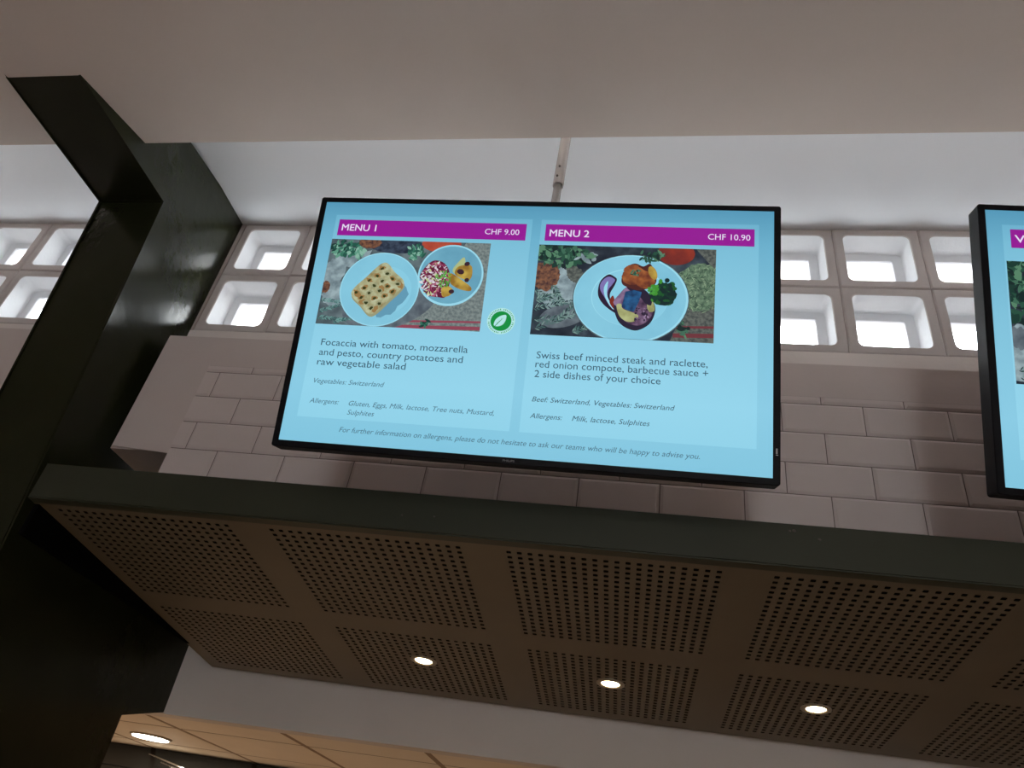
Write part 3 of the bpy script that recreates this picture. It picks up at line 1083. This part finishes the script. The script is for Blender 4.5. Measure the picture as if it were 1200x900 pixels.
def rounded_rect(hx0, hx1, hy0, hy1, r, n=4):
    pts = []
    for cx, cy, a0 in ((hx1 - r, hy1 - r, 0), (hx0 + r, hy1 - r, PI / 2), (hx0 + r, hy0 + r, PI), (hx1 - r, hy0 + r, 1.5 * PI)):
        for i in range(n + 1):
            a = a0 + PI / 2 * i / n
            pts.append((cx + r * math.cos(a), cy + r * math.sin(a)))
    return pts


SX0, SX1, SY0, SY1 = -0.4885, 0.4885, 0.0133, 0.5700


def make_tv(loc, tilt, yaw, pole_y, px, label):
    root = empty('television', loc)
    tag(root, label, 'television', 'menu screens hanging from the ceiling')
    ca, sa, ct, st = math.cos(yaw), math.sin(yaw), math.cos(tilt), math.sin(tilt)
    ex, ev = Vector((ca, sa, 0)), Vector((st * sa, -st * ca, ct))
    n = ex.cross(ev)
    root.rotation_euler = Matrix((ex, ev, n)).transposed().to_euler()
    # bezel and casing
    bm = bmesh.new()
    rings = []
    for (g, z, r) in ((0.012, -TD, 0.01), (0.0, -TD + 0.006, 0.006), (0.0, 0.0005, 0.005), (-0.0015, 0.002, 0.005)):
        rings.append([bm.verts.new((x, y, z)) for x, y in rounded_rect(-TW / 2 + abs(g), TW / 2 - abs(g), abs(g), TH - abs(g), r)])
    inner = rounded_rect(SX0, SX1, SY0, SY1, 0.0008)
    rings.append([bm.verts.new((x, y, 0.002)) for x, y in inner])
    rings.append([bm.verts.new((x, y, -0.001)) for x, y in inner])
    N = len(rings[0])
    for a_, b_ in zip(rings, rings[1:]):
        for i in range(N):
            bm.faces.new((a_[i], a_[(i + 1) % N], b_[(i + 1) % N], b_[i]))
    bm.faces.new(rings[0])
    bm_obj('bezel', bm, M_BEZEL, root)
    bm = bmesh.new()
    rg = []
    for (x0, x1, y0, y1, z) in ((-0.36, 0.36, 0.04, 0.44, -TD + 0.001), (-0.34, 0.34, 0.055, 0.42, -TD - 0.028)):
        rg.append([bm.verts.new((x, y, z)) for x, y in rounded_rect(x0, x1, y0, y1, 0.02)])
    for i in range(len(rg[0])):
        j = (i + 1) % len(rg[0])
        bm.faces.new((rg[0][i], rg[0][j], rg[1][j], rg[1][i]))
    bm.faces.new(rg[1])
    bm.faces.new(list(reversed(rg[0])))
    bm_obj('rear_casing', bm, M_BACK, root)
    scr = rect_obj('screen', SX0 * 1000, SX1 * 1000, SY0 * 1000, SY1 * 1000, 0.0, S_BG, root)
    bm = bmesh.new()
    box(bm, 0.4935, 0.4965, 0.0595, 0.0695, 0.0018, 0.0026)
    box(bm, 0.4935, 0.4975, 0.0565, 0.0580, 0.0018, 0.0026)
    bm_obj('sticker', bm, M_LOGO, root)
    # bracket on the rear casing, its arm reaching the pole
    v, dep = 0.26, TD + 0.028
    bm = bmesh.new()
    box(bm, px - 0.1, px + 0.1, v - 0.1, v + 0.1, -dep - 0.008, -dep)
    bm_obj('bracket_plate', bm, M_BACK, root)
    rm = root.rotation_euler.to_matrix()
    p0 = Vector((px, v, -dep - 0.004))
    w0 = rm @ p0 + root.location
    w1 = Vector((w0.x, pole_y - 0.0122, w0.z))
    bm = bmesh.new()
    tube(bm, p0, rm.inverted() @ (w1 - root.location), 0.011, n=16)
    bm_obj('bracket_arm', bm, M_BACK, root)
    lettering('logo', [('PHILIPS', -17.2, 6.0, 4.6, 4.2, 0.02, 0)], root, M_LOGO, 0.0024)
    return root, scr


L1, L2, L3, L4 = 0.0003, 0.0006, 0.0009, 0.0012
tv1, scr = make_tv((-0.2485, 1.2427, 0.6921), 0.3195, 0.0153, 1.31, -0.010, 'large menu screen showing MENU 1 and MENU 2 in the centre')
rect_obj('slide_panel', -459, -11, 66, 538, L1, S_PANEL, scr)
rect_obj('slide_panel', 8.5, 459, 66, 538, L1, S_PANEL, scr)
rect_obj('banner', -449.5, -22.6, 486.3, 526.3, L2, S_MAG, scr)
rect_obj('banner', 19, 450.4, 487.6, 527.3, L2, S_MAG, scr)
lettering('banner_lettering', [('MENU 1', -440.5, -360.3, 498.6, 15.8, 0.022, 0), ('CHF 9.00', -112.8, -37.3, 499.0, 13.0, 0.006, 0)], scr, S_WHITE, L3)
lettering('banner_lettering', [('MENU 2', 28.8, 112.8, 498.5, 15.8, 0.022, 0), ('CHF 10.90', 357.7, 442.0, 501.0, 13.0, 0.006, 0)], scr, S_WHITE, L3)
photo_focaccia(scr, L2)
photo_steak(scr, L2)
lettering('menu_text', [
    ('Focaccia with tomato, mozzarella', -436.8, -115.7, 224.6, 14.6, 0.0, 0),
    ('and pesto, country potatoes and', -437.0, -123.6, 202.2, 14.6, 0.0, 0),
    ('raw vegetable salad', -437.3, -242.5, 180.2, 14.6, 0.0, 0)], scr, S_TEXT, L3)
lettering('menu_text', [
    ('Swiss beef minced steak and raclette,', 27.8, 365.5, 221.8, 14.6, 0.0, 0),
    ('red onion compote, barbecue sauce +', 27.4, 367.1, 202.4, 14.6, 0.0, 0),
    ('2 side dishes of your choice', 27.5, 276.8, 181.5, 14.6, 0.0, 0)], scr, S_TEXT, L3)
IT = 0.26
lettering('allergen_text', [
    ('Vegetables: Switzerland', -436.8, -282.0, 140.2, 10.2, 0.0, IT),
    ('Allergens:', -437.5, -373.2, 96.6, 10.2, 0.0, IT),
    ('Gluten, Eggs, Milk, lactose, Tree nuts, Mustard,', -351.2, -45.6, 95.8, 10.2, 0.0, IT),
    ('Sulphites', -351.2, -293.3, 76.6, 10.2, 0.0, IT)], scr, S_SMALL, L3)
lettering('allergen_text', [
    ('Beef: Switzerland, Vegetables: Switzerland', 27.5, 306.5, 130.4, 10.2, 0.0, IT),
    ('Allergens:', 27.0, 91.2, 96.0, 10.2, 0.0, IT),
    ('Milk, lactose, Sulphites', 110.4, 260.7, 96.0, 10.2, 0.0, IT)], scr, S_TEXT, L3)
lettering('footer_text', [
    ('For further information on allergens, please do not hesitate to ask our teams who will be happy to advise you.',
     -361.8, 356.6, 39.0, 10.4, 0.0, IT)], scr, S_SMALL, L3)
# leaf badge
F = Flat((-1e4, 1e4, -1e4, 1e4))
bx_, by_ = -54.0, 298.8
F.ell(bx_, by_, 29.5, 29.5, S_BADGE, dz=0)
F.ell(bx_, by_, 22, 22, S_GREEN)
F.poly(smooth_poly([(bx_ - 14, by_ - 10), (bx_ - 12, by_ + 2), (bx_ - 3, by_ + 11), (bx_ + 9, by_ + 14), (bx_ + 10, by_ + 4), (bx_ + 5, by_ - 7), (bx_ - 5, by_ - 12)]), S_BADGE)
F.poly([(bx_ - 15, by_ - 15), (bx_ - 13.4, by_ - 15), (bx_ - 2, by_ - 1), (bx_ + 6, by_ + 9), (bx_ - 4, by_ - 1)], S_GREEN)
for k in range(3):
    F.poly([(bx_ - 8 + 4 * k, by_ - 8 + 5 * k), (bx_ - 7.3 + 4 * k, by_ - 8 + 5 * k), (bx_ - 8 + 4 * k, by_ - 1 + 5 * k)], S_GREEN)
for k in range(44):                                       # the tiny ring of unreadable lettering
    a = 2 * PI * k / 44
    if k % 11 == 0:
        continue
    r0, r1 = 24.3, 24.3 + (3.0 if k % 3 else 3.6)
    w_ = 0.028
    F.poly([(bx_ + r * math.cos(b), by_ + r * math.sin(b)) for r, b in ((r0, a - w_), (r1, a - w_), (r1, a + w_), (r0, a + w_))], S_GREEN, 0.001)
F.build('leaf_badge', scr, L2)

tv2, scr2 = make_tv((1.1254, 1.2822, 0.7139), 0.3278, 0.0413, 1.35, -0.005, 'second menu screen cut off by the right edge of the picture')
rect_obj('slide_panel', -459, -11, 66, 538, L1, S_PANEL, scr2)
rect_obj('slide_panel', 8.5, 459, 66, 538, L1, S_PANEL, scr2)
rect_obj('banner', -445, -22.6, 488, 528.5, L2, S_MAG, scr2)
lettering('banner_lettering', [('V', -437.5, -419.5, 500.0, 15.8, 0.022, 0)], scr2, S_WHITE, L3)
photo_leaves(scr2, L2)


def pole(x, y, tv_loc, tv_tilt, label):
    ztop = ZC + SC * (y - DB) + 0.0091 * x
    zbot = tv_loc[2] + 0.22
    zj = 1.602
    root = empty('mounting_pole', (x, y, zbot))
    tag(root, label, 'mounting pole', 'poles carrying the menu screens')
    z = lambda v: v - zbot
    bm = bmesh.new()
    tube(bm, (0, 0, z(zj)), (0, 0, z(ztop)), 0.0148, n=32, caps=False)
    tube(bm, (0, 0, z(zj)), (0, 0, z(zj) + 0.03), 0.0136, n=32, caps=False, mi=1)
    tube(bm, (0, 0, z(zj)), (0, 0, z(zj) + 0.0001), 0.0148, 0.0136, n=32, caps=False)
    bm_obj('upper_tube', bm, [M_POLE, M_SCREW], root)
    bm = bmesh.new()
    tube(bm, (0, 0, 0), (0, 0, z(zj) + 0.03), 0.0115, n=32)
    bm_obj('lower_tube', bm, M_POLE, root)
    bm = bmesh.new()
    tube(bm, (0, 0, z(ztop) - 0.008), (0, 0, z(ztop) + 0.004), 0.05, n=32)
    bm_obj('ceiling_plate', bm, M_POLE, root)
    for zz, ax in ((1.668, -0.10), (1.628, -0.25)):
        bm = bmesh.new()
        tube(bm, (0.0142 * math.sin(ax), -0.0142 * math.cos(ax), z(zz)), (0.018 * math.sin(ax), -0.018 * math.cos(ax), z(zz)), 0.0032, 0.0026, 12)
        bm_obj('screw', bm, M_SCREW, root)


pole(-0.262, 1.31, (-0.2485, 1.2427, 0.6921), 0.3195, 'white ceiling pole with two screws holding the central menu screen')
pole(1.12, 1.35, (1.1254, 1.2822, 0.7139), 0.3278, 'white ceiling pole holding the menu screen at the right edge')

# ------------------------------------------------------------------ added fill lamps, unseen behind the viewer
for i, x in enumerate((0.2, 2.0, 3.4)):
    zc_ = EZ - SL * (EY - 0.45) + 0.0091 * x
    root = empty('hall_fill_lamp', (x, -2.4, zc_))
    tag(root, '%s added warm fill lamp, unseen behind the viewer' % ('left', 'middle', 'right')[i], 'fill lamp', 'added fill lamps of the hall')
    bm = bmesh.new()
    tube(bm, (0, 0, 0.002), (0, 0, -0.03), 0.27, 0.25, 40)
    bm_obj('lamp_rim', bm, M_POLE, root)  # rim of the added fill lamp
    bm = bmesh.new()
    tube(bm, (0, 0, -0.028), (0, 0, -0.036), 0.235, 0.22, 40)
    bm_obj('diffuser', bm, M_KLAMP, root)
    ld = bpy.data.lights.new('hall_fill_glow', 'AREA')
    ld.shape = 'DISK'
    ld.size = 0.5
    ld.energy = ROOM_FILL_W
    ld.color = (1.0, 0.90, 0.80)
    lo = bpy.data.objects.new('hall_fill_glow', ld)
    lo.location = (0, 0, -0.05)
    lo.parent = root
    COL.objects.link(lo)
